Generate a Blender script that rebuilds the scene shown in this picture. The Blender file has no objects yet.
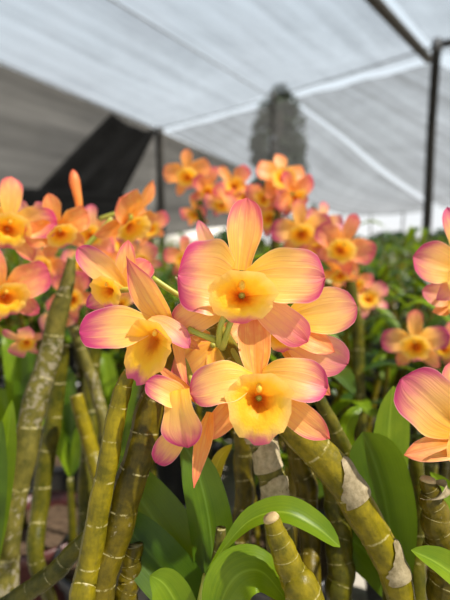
import bpy, math, random
from mathutils import Vector as V, Matrix, Euler
random.seed(7)
SC = bpy.context.scene
COL = SC.collection
PI = math.pi
# ------------------------------------------------------------------ camera frame
CAM = V((0, 0, .5)); FPX = 450.0
TH = math.atan(60 / 450)
FW = V((0, math.cos(TH), -math.sin(TH))); UP = V((0, math.sin(TH), math.cos(TH))); RT = V((1, 0, 0))
def ray(px, py): return FW + RT * ((px - 225) / FPX) + UP * ((300 - py) / FPX)
def P(px, py, d): return CAM + ray(px, py) * d
def Z(px, py, z):
    r = ray(px, py); return CAM + r * ((z - CAM.z) / r.z)
VIEW = -FW
def lerp(a, b, t): return a + (b - a) * t
def tab(t, xs):
    for (a, va), (b, vb) in zip(xs, xs[1:]):
        if t <= b:
            f = (t - a) / (b - a) if b > a else 0
            return va + (vb - va) * f
    return xs[-1][1]
def stab(t, xs):                                  # smooth table (Catmull-Rom over the entries)
    n = len(xs)
    for i in range(n - 1):
        if t <= xs[i + 1][0] or i == n - 2:
            f = (t - xs[i][0]) / (xs[i + 1][0] - xs[i][0]); break
    p0, p1, p2, p3 = (xs[max(i - 1, 0)][1], xs[i][1], xs[i + 1][1], xs[min(i + 2, n - 1)][1])
    return max(0, cr(p0, p1, p2, p3, f))
def cr(p0, p1, p2, p3, f):
    return .5 * ((2 * p1) + (p2 - p0) * f + (2 * p0 - 5 * p1 + 4 * p2 - p3) * f * f + (3 * p1 - p0 - 3 * p2 + p3) * f ** 3)
def spline(pts, n):
    m = len(pts) - 1; out = []
    for i in range(n + 1):
        t = i / n * m; k = min(int(t), m - 1); f = t - k
        g = lambda j: pts[min(max(j, 0), m)]
        p0 = g(k - 1) if k > 0 else pts[0] * 2 - pts[1]
        p3 = g(k + 2) if k + 2 <= m else pts[m] * 2 - pts[m - 1]
        out.append(cr(p0, pts[k], pts[k + 1], p3, f))
    return out

# ------------------------------------------------------------------ materials
def new_mat(name):
    m = bpy.data.materials.new(name); m.use_nodes = True
    nt = m.node_tree; nt.nodes.clear()
    return m, nt, nt.nodes, nt.links
def N(nt, typ, **kw):
    n = nt.nodes.new(typ)
    for k, v in kw.items():
        if k.startswith('i_'): n.inputs[int(k[2:])].default_value = v
        else: setattr(n, k, v)
    return n
def math_(nt, op, a, b=None, clamp=False):
    n = nt.nodes.new('ShaderNodeMath'); n.operation = op; n.use_clamp = clamp
    for i, x in enumerate((a, b)):
        if x is None: continue
        if isinstance(x, (int, float)): n.inputs[i].default_value = x
        else: nt.links.new(x, n.inputs[i])
    return n.outputs[0]
def smooth(nt, x, lo, hi):
    n = nt.nodes.new('ShaderNodeMapRange'); n.interpolation_type = 'SMOOTHSTEP'
    nt.links.new(x, n.inputs['Value']); n.inputs['From Min'].default_value = lo; n.inputs['From Max'].default_value = hi
    return n.outputs[0]
def mix(nt, f, a, b, mode='MIX'):
    n = nt.nodes.new('ShaderNodeMix'); n.data_type = 'RGBA'; n.blend_type = mode
    for i, x in ((0, f), (6, a), (7, b)):
        if isinstance(x, (int, float)): n.inputs[i].default_value = x
        elif isinstance(x, tuple): n.inputs[i].default_value = (*x, 1)
        else: nt.links.new(x, n.inputs[i])
    return n.outputs[2]
def ramp(nt, x, stops):
    n = nt.nodes.new('ShaderNodeValToRGB'); e = n.color_ramp.elements
    while len(e) < len(stops): e.new(.5)
    for k, (p, c) in zip(e, stops): k.position = p; k.color = (*c, 1)
    nt.links.new(x, n.inputs[0]); return n.outputs[0]
def noise(nt, vec, scale, detail=3, rough=.55):
    n = nt.nodes.new('ShaderNodeTexNoise'); n.inputs['Scale'].default_value = scale
    n.inputs['Detail'].default_value = detail; n.inputs['Roughness'].default_value = rough
    if vec is not None: nt.links.new(vec, n.inputs['Vector'])
    return n.outputs['Fac']
def mapping(nt, vec, scale, rot=(0, 0, 0)):
    n = nt.nodes.new('ShaderNodeMapping'); n.inputs['Scale'].default_value = scale; n.inputs['Rotation'].default_value = rot
    nt.links.new(vec, n.inputs[0]); return n.outputs[0]
def finish(nt, col, rough=.5, spec=.4, trans=0.0, bump=None, bstr=.3, tcol=None, coat=0):
    b = nt.nodes.new('ShaderNodeBsdfPrincipled'); out = nt.nodes.new('ShaderNodeOutputMaterial')
    if isinstance(col, tuple): b.inputs['Base Color'].default_value = (*col, 1)
    else: nt.links.new(col, b.inputs['Base Color'])
    b.inputs['Roughness'].default_value = rough; b.inputs['Specular IOR Level'].default_value = spec
    b.inputs['Coat Weight'].default_value = coat
    if bump is not None:
        bn = nt.nodes.new('ShaderNodeBump'); bn.inputs['Strength'].default_value = bstr; bn.inputs['Distance'].default_value = .001
        nt.links.new(bump, bn.inputs['Height']); nt.links.new(bn.outputs[0], b.inputs['Normal'])
    if trans > 0:
        t = nt.nodes.new('ShaderNodeBsdfTranslucent'); c = tcol if tcol is not None else col
        if isinstance(c, tuple): t.inputs[0].default_value = (*c, 1)
        else: nt.links.new(c, t.inputs[0])
        mx = nt.nodes.new('ShaderNodeMixShader'); mx.inputs[0].default_value = trans
        nt.links.new(b.outputs[0], mx.inputs[1]); nt.links.new(t.outputs[0], mx.inputs[2])
        nt.links.new(mx.outputs[0], out.inputs[0])
    else: nt.links.new(b.outputs[0], out.inputs[0])
def uvs(nt):
    u = nt.nodes.new('ShaderNodeUVMap'); s = nt.nodes.new('ShaderNodeSeparateXYZ'); nt.links.new(u.outputs[0], s.inputs[0])
    return u.outputs[0], s.outputs[0], s.outputs[1]

def tepal_mat(name, base, mid, outer, tip, p0, p1, edge=.22, vein=.25):
    m, nt, nd, ln = new_mat(name)
    uv, u, v = uvs(nt)
    au = math_(nt, 'ABSOLUTE', math_(nt, 'SUBTRACT', math_(nt, 'MULTIPLY', u, 2.0), 1.0))
    oi = nt.nodes.new('ShaderNodeObjectInfo')
    nz = noise(nt, mapping(nt, uv, (9, 2.2, 1)), 1.0, 3)
    k = math_(nt, 'ADD', v, math_(nt, 'MULTIPLY', math_(nt, 'POWER', au, 3.0), edge))
    k = math_(nt, 'ADD', k, math_(nt, 'MULTIPLY', math_(nt, 'SUBTRACT', nz, .5), .35))
    k = math_(nt, 'ADD', k, math_(nt, 'MULTIPLY', math_(nt, 'SUBTRACT', oi.outputs['Random'], .5), .12))
    body = ramp(nt, v, [(0, base), (.38, mid), (.8, outer)])
    vn = noise(nt, mapping(nt, uv, (24, .9, 1)), 1.0, 2)
    vf = math_(nt, 'MULTIPLY', smooth(nt, vn, .48, .68), vein * 2.2)
    bl = noise(nt, mapping(nt, uv, (5, 4, 1)), 1.0, 3)
    body = mix(nt, math_(nt, 'MULTIPLY', smooth(nt, bl, .42, .7), .45), body, (1, .64, .16))
    body = mix(nt, vf, body, tuple(lerp(a, b, .55) for a, b in zip(mid, tip)))
    c = mix(nt, smooth(nt, k, p0, p1), body, tip)
    rim = math_(nt, 'MULTIPLY', smooth(nt, au, .93, 1.0), .35)
    c = mix(nt, rim, c, (1, .66, .5))
    finish(nt, c, .42, .35, .42, bump=vn, bstr=.4, tcol=c)
    return m
M_petal = tepal_mat('petal_yellow_with_pink_tip', (1, .62, .03), (1, .58, .10), (.96, .49, .19), (.56, .055, .16), .66, 1.08, .2, .14)
M_petalp = tepal_mat('petal_pink_heavy', (1, .60, .04), (1, .55, .12), (.95, .42, .22), (.58, .05, .18), .56, 1.04, .24, .14)
M_sepal = tepal_mat('sepal_peach', (1, .52, .04), (1, .48, .09), (.95, .38, .15), (.72, .11, .13), .66, 1.1, .34, .3)
M_sepalo = tepal_mat('sepal_orange', (1, .40, .03), (.98, .38, .06), (.93, .31, .11), (.78, .14, .10), .8, 1.2, .2, .35)
M_salmon = tepal_mat('petal_salmon', (.98, .45, .05), (.94, .34, .12), (.86, .24, .16), (.62, .07, .15), .6, 1.1, .2, .2)
M_pale = tepal_mat('petal_pale_pink', (1, .55, .14), (.95, .47, .2), (.9, .38, .27), (.66, .12, .22), .55, 1.1, .2, .2)

def lip_mat(name, throat, inner, outer, edge, etip, tp=.95):
    m, nt, nd, ln = new_mat(name)
    uv, u, v = uvs(nt)
    x = math_(nt, 'MULTIPLY', math_(nt, 'SUBTRACT', u, .5), 2.0); y = math_(nt, 'MULTIPLY', math_(nt, 'SUBTRACT', v, .5), 2.0)
    r = math_(nt, 'SQRT', math_(nt, 'ADD', math_(nt, 'MULTIPLY', x, x), math_(nt, 'MULTIPLY', y, y)))
    nz = noise(nt, uv, 9, 4, .6)
    rr = math_(nt, 'ADD', r, math_(nt, 'MULTIPLY', math_(nt, 'SUBTRACT', nz, .5), .22))
    c = ramp(nt, rr, [(0, throat), (.19, throat), (.38, inner), (.66, outer), (.96, edge)])
    low = math_(nt, 'ADD', math_(nt, 'MULTIPLY', y, -1.0), math_(nt, 'MULTIPLY', math_(nt, 'SUBTRACT', nz, .5), .3))
    low = math_(nt, 'SUBTRACT', low, math_(nt, 'MULTIPLY', math_(nt, 'ABSOLUTE', x), .25))
    c = mix(nt, smooth(nt, low, tp - .25, tp + .1), c, etip)
    finish(nt, c, .5, .25, .35, bump=noise(nt, uv, 30, 3), bstr=.35, tcol=c)
    return m
M_lip = lip_mat('lip_yellow', (.66, .13, .006), (.97, .42, .012), (1, .60, .03), (1, .66, .17), (.68, .12, .22), .86)
M_lips = lip_mat('lip_yellow_pink_tip', (.7, .19, .006), (.97, .44, .012), (1, .56, .025), (1, .56, .10), (.62, .1, .22), .78)

def simple_mat(name, a, b, scale=20, rough=.5, spec=.4, trans=0, bstr=.2, detail=4):
    m, nt, nd, ln = new_mat(name)
    tc = nt.nodes.new('ShaderNodeTexCoord'); nz = noise(nt, tc.outputs['Object'], scale, detail, .6)
    c = ramp(nt, nz, [(.3, a), (.7, b)])
    finish(nt, c, rough, spec, trans, bump=nz, bstr=bstr); return m
M_column = simple_mat('column_yellow_green', (.8, .42, .03), (.9, .52, .06), 300)
M_pedicel = simple_mat('pedicel_green', (.30, .36, .04), (.50, .45, .08), 120, .4, .4, .1)
M_spur = simple_mat('ovary_green', (.22, .30, .05), (.36, .34, .08), 120, .4)

def cane_mat(name, dark, light, paper, amount, rough=.38):
    m, nt, nd, ln = new_mat(name)
    uv, u, v = uvs(nt)
    tc = nt.nodes.new('ShaderNodeTexCoord'); ob = tc.outputs['Object']
    n1 = noise(nt, ob, 70, 4, .6); n2 = noise(nt, ob, 260, 3, .6)
    fr = math_(nt, 'FRACT', v)
    c = ramp(nt, math_(nt, 'ADD', math_(nt, 'MULTIPLY', n1, .7), math_(nt, 'MULTIPLY', n2, .3)), [(.36, dark), (.62, light)])
    # fine lengthwise streaks
    st = noise(nt, mapping(nt, uv, (26, .8, 1)), 1.0, 2)
    c = mix(nt, math_(nt, 'MULTIPLY', smooth(nt, st, .5, .75), .35), c, tuple(x * .55 for x in dark))
    # dry papery sheath remnants (per internode)
    wn = nt.nodes.new('ShaderNodeTexWhiteNoise'); wn.noise_dimensions = '1D'
    ln.new(math_(nt, 'FLOOR', v), wn.inputs['W'])
    pz = math_(nt, 'ADD', noise(nt, ob, 170, 6, .7), math_(nt, 'MULTIPLY', math_(nt, 'SUBTRACT', wn.outputs['Value'], .5), .22))
    pm = smooth(nt, pz, .72 - amount, .80 - amount)
    c = mix(nt, math_(nt, 'MULTIPLY', pm, .85), c, mix(nt, n2, paper, tuple(x * .6 for x in paper)))
    # pale scar ring on each node
    d = math_(nt, 'MINIMUM', fr, math_(nt, 'SUBTRACT', 1.0, fr))
    ring = math_(nt, 'MULTIPLY', math_(nt, 'SUBTRACT', 1.0, smooth(nt, d, .010, .032)), smooth(nt, n2, .42, .58))
    c = mix(nt, math_(nt, 'MULTIPLY', ring, .6), c, (.46, .40, .19))
    finish(nt, c, rough, .2, 0, bump=n2, bstr=.5); return m
M_cane = cane_mat('cane_olive', (.038, .030, .001), (.125, .09, .003), (.26, .22, .13), .03)
M_canel = cane_mat('cane_yellow_green', (.085, .072, .002), (.23, .175, .004), (.30, .25, .13), -.04)
M_caneg = cane_mat('cane_green', (.034, .038, .002), (.11, .095, .005), (.24, .21, .12), .02)
M_canew = cane_mat('cane_papery', (.055, .052, .007), (.15, .125, .02), (.29, .25, .165), .15, .55)
M_sheath = simple_mat('dry_papery_sheath', (.18, .14, .07), (.38, .31, .19), 260, .7, .2, .1, .5)
M_sheathl = simple_mat('pale_papery_sheath', (.30, .24, .13), (.58, .48, .31), 260, .7, .2, .2, .5)
M_cut = simple_mat('dry_cut_end', (.34, .24, .1), (.5, .38, .2), 400, .8, .1)

def leaf_mat(name, a, b, tr=.4):
    m, nt, nd, ln = new_mat(name)
    uv, u, v = uvs(nt)
    tc = nt.nodes.new('ShaderNodeTexCoord')
    st = noise(nt, mapping(nt, uv, (34, .6, 1)), 1.0, 2)
    nz = noise(nt, tc.outputs['Object'], 60, 3)
    c = ramp(nt, math_(nt, 'ADD', math_(nt, 'MULTIPLY', st, .5), math_(nt, 'MULTIPLY', nz, .5)), [(.35, a), (.65, b)])
    au = math_(nt, 'ABSOLUTE', math_(nt, 'SUBTRACT', u, .5))
    rib = math_(nt, 'SUBTRACT', 1.0, smooth(nt, au, .008, .035))
    c = mix(nt, math_(nt, 'MULTIPLY', rib, .5), c, tuple(min(1, x * 1.5 + .03) for x in b))
    tcx = mix(nt, .6, c, (.36, .50, .01))
    finish(nt, c, .36, .32, tr, bump=st, bstr=.2, tcol=tcx); return m
M_leaf = leaf_mat('leaf_green', (.034, .080, .004), (.080, .15, .006))
M_leafl = leaf_mat('leaf_light_green', (.10, .19, .005), (.20, .29, .008), .45)
M_leafd = leaf_mat('leaf_deep_green', (.012, .040, .005), (.03, .075, .008), .3)

M_leafb = leaf_mat('leaf_row_green', (.018, .045, .004), (.05, .095, .006), .35)
M_yel = leaf_mat('leaf_yellowed', (.5, .36, .01), (.7, .5, .02), .4)
M_pot = simple_mat('black_plastic', (.012, .012, .013), (.022, .022, .024), 30, .38, .5)
M_potr = simple_mat('dark_red_plastic', (.06, .014, .012), (.09, .02, .016), 30, .4, .5)
M_soil = simple_mat('bark_chips', (.035, .022, .014), (.12, .08, .05), 130, .9, .1, 0, 1)
M_wood = simple_mat('weathered_post', (.012, .011, .009), (.028, .025, .021), 14, .8, .2)
M_cable = simple_mat('dull_wire', (.05, .05, .05), (.12, .12, .12), 14, .6, .4)
M_bark = simple_mat('tree_bark', (.03, .025, .02), (.06, .05, .04), 4, .9, .1)
M_treeleaf = simple_mat('tree_leaves', (.012, .025, .010), (.03, .05, .02), 2, .6, .2)
M_hedge = simple_mat('hedge_leaves', (.02, .06, .012), (.06, .13, .02), 6, .5, .3, .2)
M_pale_wall = simple_mat('pale_render', (.38, .37, .35), (.52, .51, .49), 2, .9, .1)

def ground_mat():
    m, nt, nd, ln = new_mat('grey_ground_sheet')
    tc = nt.nodes.new('ShaderNodeTexCoord'); ob = tc.outputs['Object']
    a = noise(nt, ob, 9, 5, .6); b = noise(nt, ob, 120, 3)
    c = ramp(nt, a, [(.3, (.22, .20, .165)), (.5, (.46, .42, .36)), (.72, (.6, .56, .5))])
    c = mix(nt, math_(nt, 'MULTIPLY', b, .3), c, (.1, .09, .07))
    finish(nt, c, .9, .15, 0, bump=b, bstr=.4); return m
M_ground = ground_mat()

def net_mat(name, ca, cb, transp, trl, fac_uv, streak=.25, wrinkle=.15):
    """woven shade net: open holes let light straight through, threads scatter it"""
    m, nt, nd, ln = new_mat(name)
    uv, u, v = uvs(nt)
    s1 = noise(nt, mapping(nt, uv, fac_uv), 1.0, 4, .6)          # bands across a sheet
    s2 = noise(nt, mapping(nt, uv, (fac_uv[1] * .35, fac_uv[0] * .35, 1)), 1.0, 3, .6)
    s3 = noise(nt, mapping(nt, uv, (26, 26, 1)), 1.0, 3, .6)
    k = math_(nt, 'ADD', math_(nt, 'MULTIPLY', s1, .55), math_(nt, 'ADD', math_(nt, 'MULTIPLY', s2, .3), math_(nt, 'MULTIPLY', s3, .15)))
    c = ramp(nt, k, [(.34, ca), (.66, cb)])
    d = nt.nodes.new('ShaderNodeBsdfDiffuse'); ln.new(c, d.inputs[0])
    t = nt.nodes.new('ShaderNodeBsdfTranslucent'); ln.new(c, t.inputs[0])
    mx = nt.nodes.new('ShaderNodeMixShader'); mx.inputs[0].default_value = trl
    ln.new(d.outputs[0], mx.inputs[1]); ln.new(t.outputs[0], mx.inputs[2])
    tr = nt.nodes.new('ShaderNodeBsdfTransparent')
    f = math_(nt, 'ADD', math_(nt, 'MULTIPLY', math_(nt, 'SUBTRACT', k, .5), streak * 2), transp, clamp=True)
    m2 = nt.nodes.new('ShaderNodeMixShader'); ln.new(f, m2.inputs[0])
    ln.new(mx.outputs[0], m2.inputs[1]); ln.new(tr.outputs[0], m2.inputs[2])
    out = nt.nodes.new('ShaderNodeOutputMaterial'); ln.new(m2.outputs[0], out.inputs[0])
    return m
M_net = net_mat('pale_shade_net', (.07, .08, .095), (.14, .155, .18), .56, .6, (10, 1.1, 1), .75)
M_netf = net_mat('grey_shade_net', (.05, .05, .05), (.08, .08, .08), .44, .55, (14, .8, 1), .8)
M_netw = net_mat('dark_grey_net', (.045, .043, .039), (.16, .152, .14), .03, .35, (9, .5, 1), .06)
M_netb = net_mat('black_shade_cloth', (.005, .005, .005), (.013, .013, .013), .015, .2, (6, 2, 1), .03)

# ------------------------------------------------------------------ object helpers
def mesh(name, verts, faces, uv=None, mat=None, smooth_=True):
    me = bpy.data.meshes.new(name); me.from_pydata([tuple(v) for v in verts], [], faces)
    if uv:
        l = me.uv_layers.new(name='UVMap')
        for lp in me.loops: l.data[lp.index].uv = uv[lp.vertex_index]
    if mat: me.materials.append(mat)
    if smooth_: me.polygons.foreach_set('use_smooth', [True] * len(me.polygons))
    me.update(); return me
def link(name, me, parent=None):
    o = bpy.data.objects.new(name, me); COL.objects.link(o)
    if parent is not None: o.parent = parent
    return o
def wpos(o):
    p = V((0, 0, 0))
    while o is not None: p = p + o.location; o = o.parent
    return p
class MB:
    def __init__(s): s.v = []; s.f = []; s.uv = []
    def add(s, g):
        k = len(s.v); s.v += g[0]; s.f += [tuple(i + k for i in f) for f in g[1]]; s.uv += g[2]; return s
    def obj(s, name, mat, parent=None, world=True, sm=True):
        off = wpos(parent) if (parent is not None and world) else V((0, 0, 0))
        return link(name, mesh(name, [v - off for v in s.v], s.f, s.uv, mat, sm), parent)
def put(name, g, mat, parent=None, world=True): return MB().add(g).obj(name, mat, parent, world)
def tag(o, label=None, cat=None, group=None, kind=None):
    if label: o['label'] = label
    if cat: o['category'] = cat
    if group: o['group'] = group
    if kind: o['kind'] = kind
    return o
def thing(name, label, cat, loc, group=None):
    o = bpy.data.objects.new(name, None); COL.objects.link(o); o.location = loc; o.empty_display_size = .02
    return tag(o, label, cat, group)

# ------------------------------------------------------------------ geometry makers (return verts, faces, uvs)
def grid_faces(nu, nv, off=0):
    return [(off + j * (nu + 1) + i, off + j * (nu + 1) + i + 1, off + (j + 1) * (nu + 1) + i + 1, off + (j + 1) * (nu + 1) + i)
            for j in range(nv) for i in range(nu)]
def tube(pts, rad, seg=10, n=None, caps=True, vlen=1.0):
    pts = spline(pts, n) if n else pts
    m = len(pts); rf = rad if callable(rad) else (lambda t: tab(t, rad) if isinstance(rad, list) else rad)
    v, f, uv = [], [], []; nrm = None
    for i, p in enumerate(pts):
        t = (pts[min(i + 1, m - 1)] - pts[max(i - 1, 0)]).normalized()
        if nrm is None: nrm = t.orthogonal().normalized()
        nrm = (nrm - t * nrm.dot(t)).normalized(); b = t.cross(nrm)
        r = rf(i / (m - 1))
        for k in range(seg + 1):
            a = 2 * PI * k / seg
            v.append(p + (nrm * math.cos(a) + b * math.sin(a)) * r); uv.append((k / seg, i / (m - 1) * vlen))
    f = grid_faces(seg, m - 1)
    if caps:
        for j, p in ((0, pts[0]), (m - 1, pts[-1])):
            c = len(v); v.append(p); uv.append((.5, (j / (m - 1)) * vlen))
            f += [((c, j * (seg + 1) + k + 1, j * (seg + 1) + k) if j == 0 else (c, j * (seg + 1) + k, j * (seg + 1) + k + 1)) for k in range(seg)]
    return v, f, uv
def cane_geo(pts, rad, nodes, seg=14, zig=.12):
    per = 12; n = nodes * per
    c = spline(pts, n); R = lambda t: stab(t, rad)
    rz = random.uniform(0, 6)
    out = []
    for i, p in enumerate(c):
        t = i / n; fr = (i % per) / per
        k = i // per
        o = math.sin(rz + k * PI) * zig * R(t) * (math.sin(PI * fr))
        out.append(p + RT * o)
    def rf(t):
        x = t * nodes; fr = x - math.floor(x + 1e-6)
        bulge = .94 + .10 * math.sin(PI * min(1, max(0, fr)) ** .8)
        d = min(abs(fr), abs(1 - fr))
        if d < .06: bulge += .07
        return R(t) * bulge
    return tube(out, rf, seg, None, True, nodes), out
def wrap(pts, rf, shift=.9, spread=1.5):
    """a torn papery sheath lying on one flank of a cane, narrowing to a point at its upper end"""
    m = len(pts); v, uv = [], []; k = 10
    for i, p in enumerate(pts):
        t = (pts[min(i + 1, m - 1)] - pts[max(i - 1, 0)]).normalized(); q = i / (m - 1)
        b = t.cross(VIEW).normalized()
        if b.x < 0: b = -b
        n = b.cross(t); n = n if n.dot(VIEW) > 0 else -n
        sp = spread * (.12 + .88 * min(1, q * 1.6)) * (1 + .08 * math.sin(i * 2.1))
        for j in range(k + 1):
            a = (j / k * 2 - 1) * sp + shift
            v.append(p + (n * math.cos(a) + b * math.sin(a)) * rf(q)); uv.append((j / k, q))
    return v, grid_faces(k, m - 1), uv
PETAL = [(0, .26), (.15, .62), (.35, .93), (.55, 1), (.75, .9), (.88, .66), (.95, .42), (1, .03)]
ROUND = [(0, .30), (.15, .66), (.35, .92), (.55, 1), (.76, .98), (.9, .76), (.97, .42), (1, .03)]
SEPAL = [(0, .5), (.2, .8), (.45, 1), (.65, .93), (.82, .66), (.93, .34), (1, .03)]
OBOV = [(0, .55), (.25, .76), (.5, .95), (.68, 1), (.84, .84), (.94, .5), (1, .04)]
LANCE = [(0, .45), (.2, .9), (.4, 1), (.65, .8), (.85, .42), (1, .03)]
def tepal(B, T, W, Nn, prof=PETAL, bend=.08, cup=.15, curl=0., ruf=.03, seed=0, nu=12, nv=20, twist=0):
    a = T - B; L = a.length; ah = a.normalized()
    s0 = Nn.cross(ah).normalized() * -1; n0 = ah.cross(s0)
    if n0.dot(Nn) < 0: n0 = -n0
    rr = random.Random(seed); ph = rr.uniform(0, 6); ph2 = rr.uniform(0, 6)
    v, uv = [], []
    for j in range(nv + 1):
        t = 1 - (1 - j / nv) ** 1.25
        hw = W * .5 * stab(t, prof)
        tw = twist * t
        s = s0 * math.cos(tw) + n0 * math.sin(tw); n = n0 * math.cos(tw) - s0 * math.sin(tw)
        for i in range(nu + 1):
            u = 2 * i / nu - 1
            q = B + a * t + s * (u * hw)
            q = q + n * (bend * L * 4 * t * (1 - t) + curl * L * t ** 3 + cup * hw * abs(u) ** 2.2
                         + ruf * W * (u * u) * math.sin(ph + 9 * t + (2 if u > 0 else 0)) + .012 * W * math.sin(ph2 + 3 * u + 5 * t) - .03 * W * math.exp(-(u * 7) ** 2))
            q = q + s * (.02 * W * math.sin(ph2 + 11 * t) * u)
            v.append(q); uv.append(((u + 1) / 2, t))
    return v, grid_faces(nu, nv), uv
def lip(C, rx, up_, dn, X, Y, Zn, depth=.55, curl=.25, ruf=.05, seed=0, nr=16, na=40):
    """flared ruffled lip around a deep throat; X right, Y up, Zn towards the viewer"""
    rr = random.Random(seed); ph = rr.uniform(0, 6); v, uv = [], []
    for j in range(nr + 1):
        r = j / nr
        for k in range(na + 1):
            a = 2 * PI * k / na; ca, sa = math.cos(a), math.sin(a)
            e = up_ if sa > 0 else dn
            edge = 1 + .035 * math.sin(7 * a + ph) + .03 * math.sin(13 * a + ph * 2)
            x = rx * ca * r * edge; y = e * sa * r * edge
            z = -depth * rx * (1 - min(1, r / .55)) ** 1.6
            z += rx * .42 * r ** 2 * max(0, sa) ** 1.0 + rx * .28 * r * r * abs(ca) * (1 if sa > -.3 else .6)
            z -= curl * rx * r ** 4 * max(0, -sa)
            z += ruf * rx * r ** 4 * math.sin(11 * a + ph)
            v.append(C + X * x + Y * y + Zn * z); uv.append((.5 + .5 * r * ca, .5 + .5 * r * sa))
    return v, grid_faces(na, nr), uv
def blob(C, rx, ry, rz, X, Y, Zn, nu=12, nv=8):
    v, uv = [], []
    for j in range(nv + 1):
        t = PI * j / nv
        for i in range(nu + 1):
            a = 2 * PI * i / nu
            v.append(C + X * (rx * math.sin(t) * math.cos(a)) + Y * (ry * math.cos(t)) + Zn * (rz * math.sin(t) * math.sin(a)))
            uv.append((i / nu, j / nv))
    return v, grid_faces(nu, nv), uv
LEAFP = [(0, .22), (.1, .5), (.3, .92), (.5, 1), (.7, .86), (.86, .55), (.95, .28), (1, .02)]
def leaf_geo(pts, W, Nn, fold=.25, prof=LEAFP, nu=8, nv=22, wave=.03, seed=0):
    c = spline(pts, nv); v, uv = [], []; rr = random.Random(seed); ph = rr.uniform(0, 6)
    for j, p in enumerate(c):
        t = j / nv; tg = (c[min(j + 1, nv)] - c[max(j - 1, 0)]).normalized()
        s = tg.cross(Nn).normalized(); n = s.cross(tg).normalized()
        hw = W * .5 * stab(t, prof)
        for i in range(nu + 1):
            u = 2 * i / nu - 1
            v.append(p + s * (u * hw) + n * (fold * hw * abs(u) ** 1.3 + wave * W * u * math.sin(ph + 7 * t)))
            uv.append(((u + 1) / 2, t))
    return v, grid_faces(nu, nv), uv

# ------------------------------------------------------------------ flowers
def pedicel_geo(a, b, r, bow):
    m = (a + b) * .5 + bow
    return tube([a, m, b], [(0, r * 1.5), (.3, r), (.8, r * .9), (1, r * 1.2)], 9, 14)
def hero(parent, d, tepals, lipd=None, col=None, ped=None, name='flower', seed=0):
    """a flower whose sepals, petals and lip are laid out at real depth d (metres from the lens)"""
    s = d / FPX
    ctr = P(*(lipd[0] if lipd else tepals[0][1]), d)
    core = MB()
    if ped: core.add(pedicel_geo(ctr + FW * .004, ped[0], ped[1], ped[2]))
    core.add(blob(ctr + FW * .002, 4 * s, 4 * s, .004, RT, UP, VIEW))
    fl = core.obj(name, M_pedicel, parent)
    for i, tp in enumerate(tepals):
        kind, b, t, w, db, dt = tp[:6]; kw = dict(tp[6]) if len(tp) > 6 else {}
        mat = kw.pop('mat', M_petal if kind == 'petal' else M_sepal)
        prof = kw.pop('prof', PETAL if kind == 'petal' else SEPAL)
        nx, ny = kw.pop('n', (0, 0))
        Nn = (VIEW + RT * nx + UP * ny).normalized()
        put(kind, tepal(P(*b, d + db), P(*t, d + dt), w * s, Nn, prof, seed=seed * 10 + i, **kw), mat, fl)
    if lipd:
        c, rx, u_, dn = lipd[:4]; kw = dict(lipd[4]) if len(lipd) > 4 else {}
        rot = kw.pop('rot', 0); nx, ny = kw.pop('n', (0, 0)); lm = kw.pop('mat', M_lip); fz = kw.pop('fz', .006)
        Zn = (VIEW + RT * nx + UP * ny).normalized()
        X = RT * math.cos(rot) + UP * math.sin(rot); X = (X - Zn * X.dot(Zn)).normalized(); Y = Zn.cross(X)
        lo = put('lip', lip(P(*c, d - fz), rx * s, u_ * s, dn * s, X, Y, Zn, seed=seed, **kw), lm, fl)
        if col is not False:
            cc = P(*c, d - fz) + Y * (u_ * s * .42) + Zn * (rx * s * .12)
            put('column', blob(cc, rx * s * .10, rx * s * .15, rx * s * .15, X, Y, Zn), M_column, fl)
    return fl

def template_flower(seed, orange=False):
    """parts of a generic flower, 1 unit = half its span; x right, y up, z the way it faces"""
    r = random.Random(seed); X, Y, Zn = V((1, 0, 0)), V((0, 1, 0)), V((0, 0, 1))
    j = lambda a: r.uniform(-a, a)
    pm = M_sepalo if seed == 13 else M_pale if seed == 14 else M_salmon if seed in (12, 15) else M_petalp; sm = M_sepalo if orange else M_pale if seed == 14 else M_salmon if seed == 12 else M_sepal
    parts = []
    for sg in (-1, 1):
        parts.append(('petal', tepal(V((.08 * sg, .03, 0)), V((sg * (.98 + j(.05)), .08 + j(.15), .12 + j(.15))), .74 + j(.06), Zn, ROUND, .07, .2, seed=seed + sg, ruf=.05), pm))
        parts.append(('sepal', tepal(V((.08 * sg, -.08, -.04)), V((sg * (.62 + j(.08)), -.72 + j(.08), -.05 + j(.12))), .44, Zn, SEPAL, .06, .15, seed=seed + 5 + sg), sm))
    parts.append(('sepal', tepal(V((0, .08, -.03)), V((j(.1), 1.0, -.1 + j(.12))), .48, Zn, OBOV, .06, .18, seed=seed + 9), sm))
    parts.append(('lip', lip(V((0, -.14, .16)), .44, .34, .44, X, Y, Zn, seed=seed), M_lip))
    parts.append(('column', blob(V((0, .02, .22)), .05, .07, .06, X, Y, Zn), M_column))
    me = []
    for n, g, m in parts: me.append((n, mesh(n, *g, m)))
    g = tube([V((0, 0, .02)), V((0, -.05, -.3)), V((0, -.35, -.62))], [(0, .09), (.3, .06), (1, .055)], 9, 10)
    return mesh('flower', *g, M_pedicel), me
TMPL = [template_flower(11), template_flower(12), template_flower(13, True), template_flower(14), template_flower(15, True)]
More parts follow.
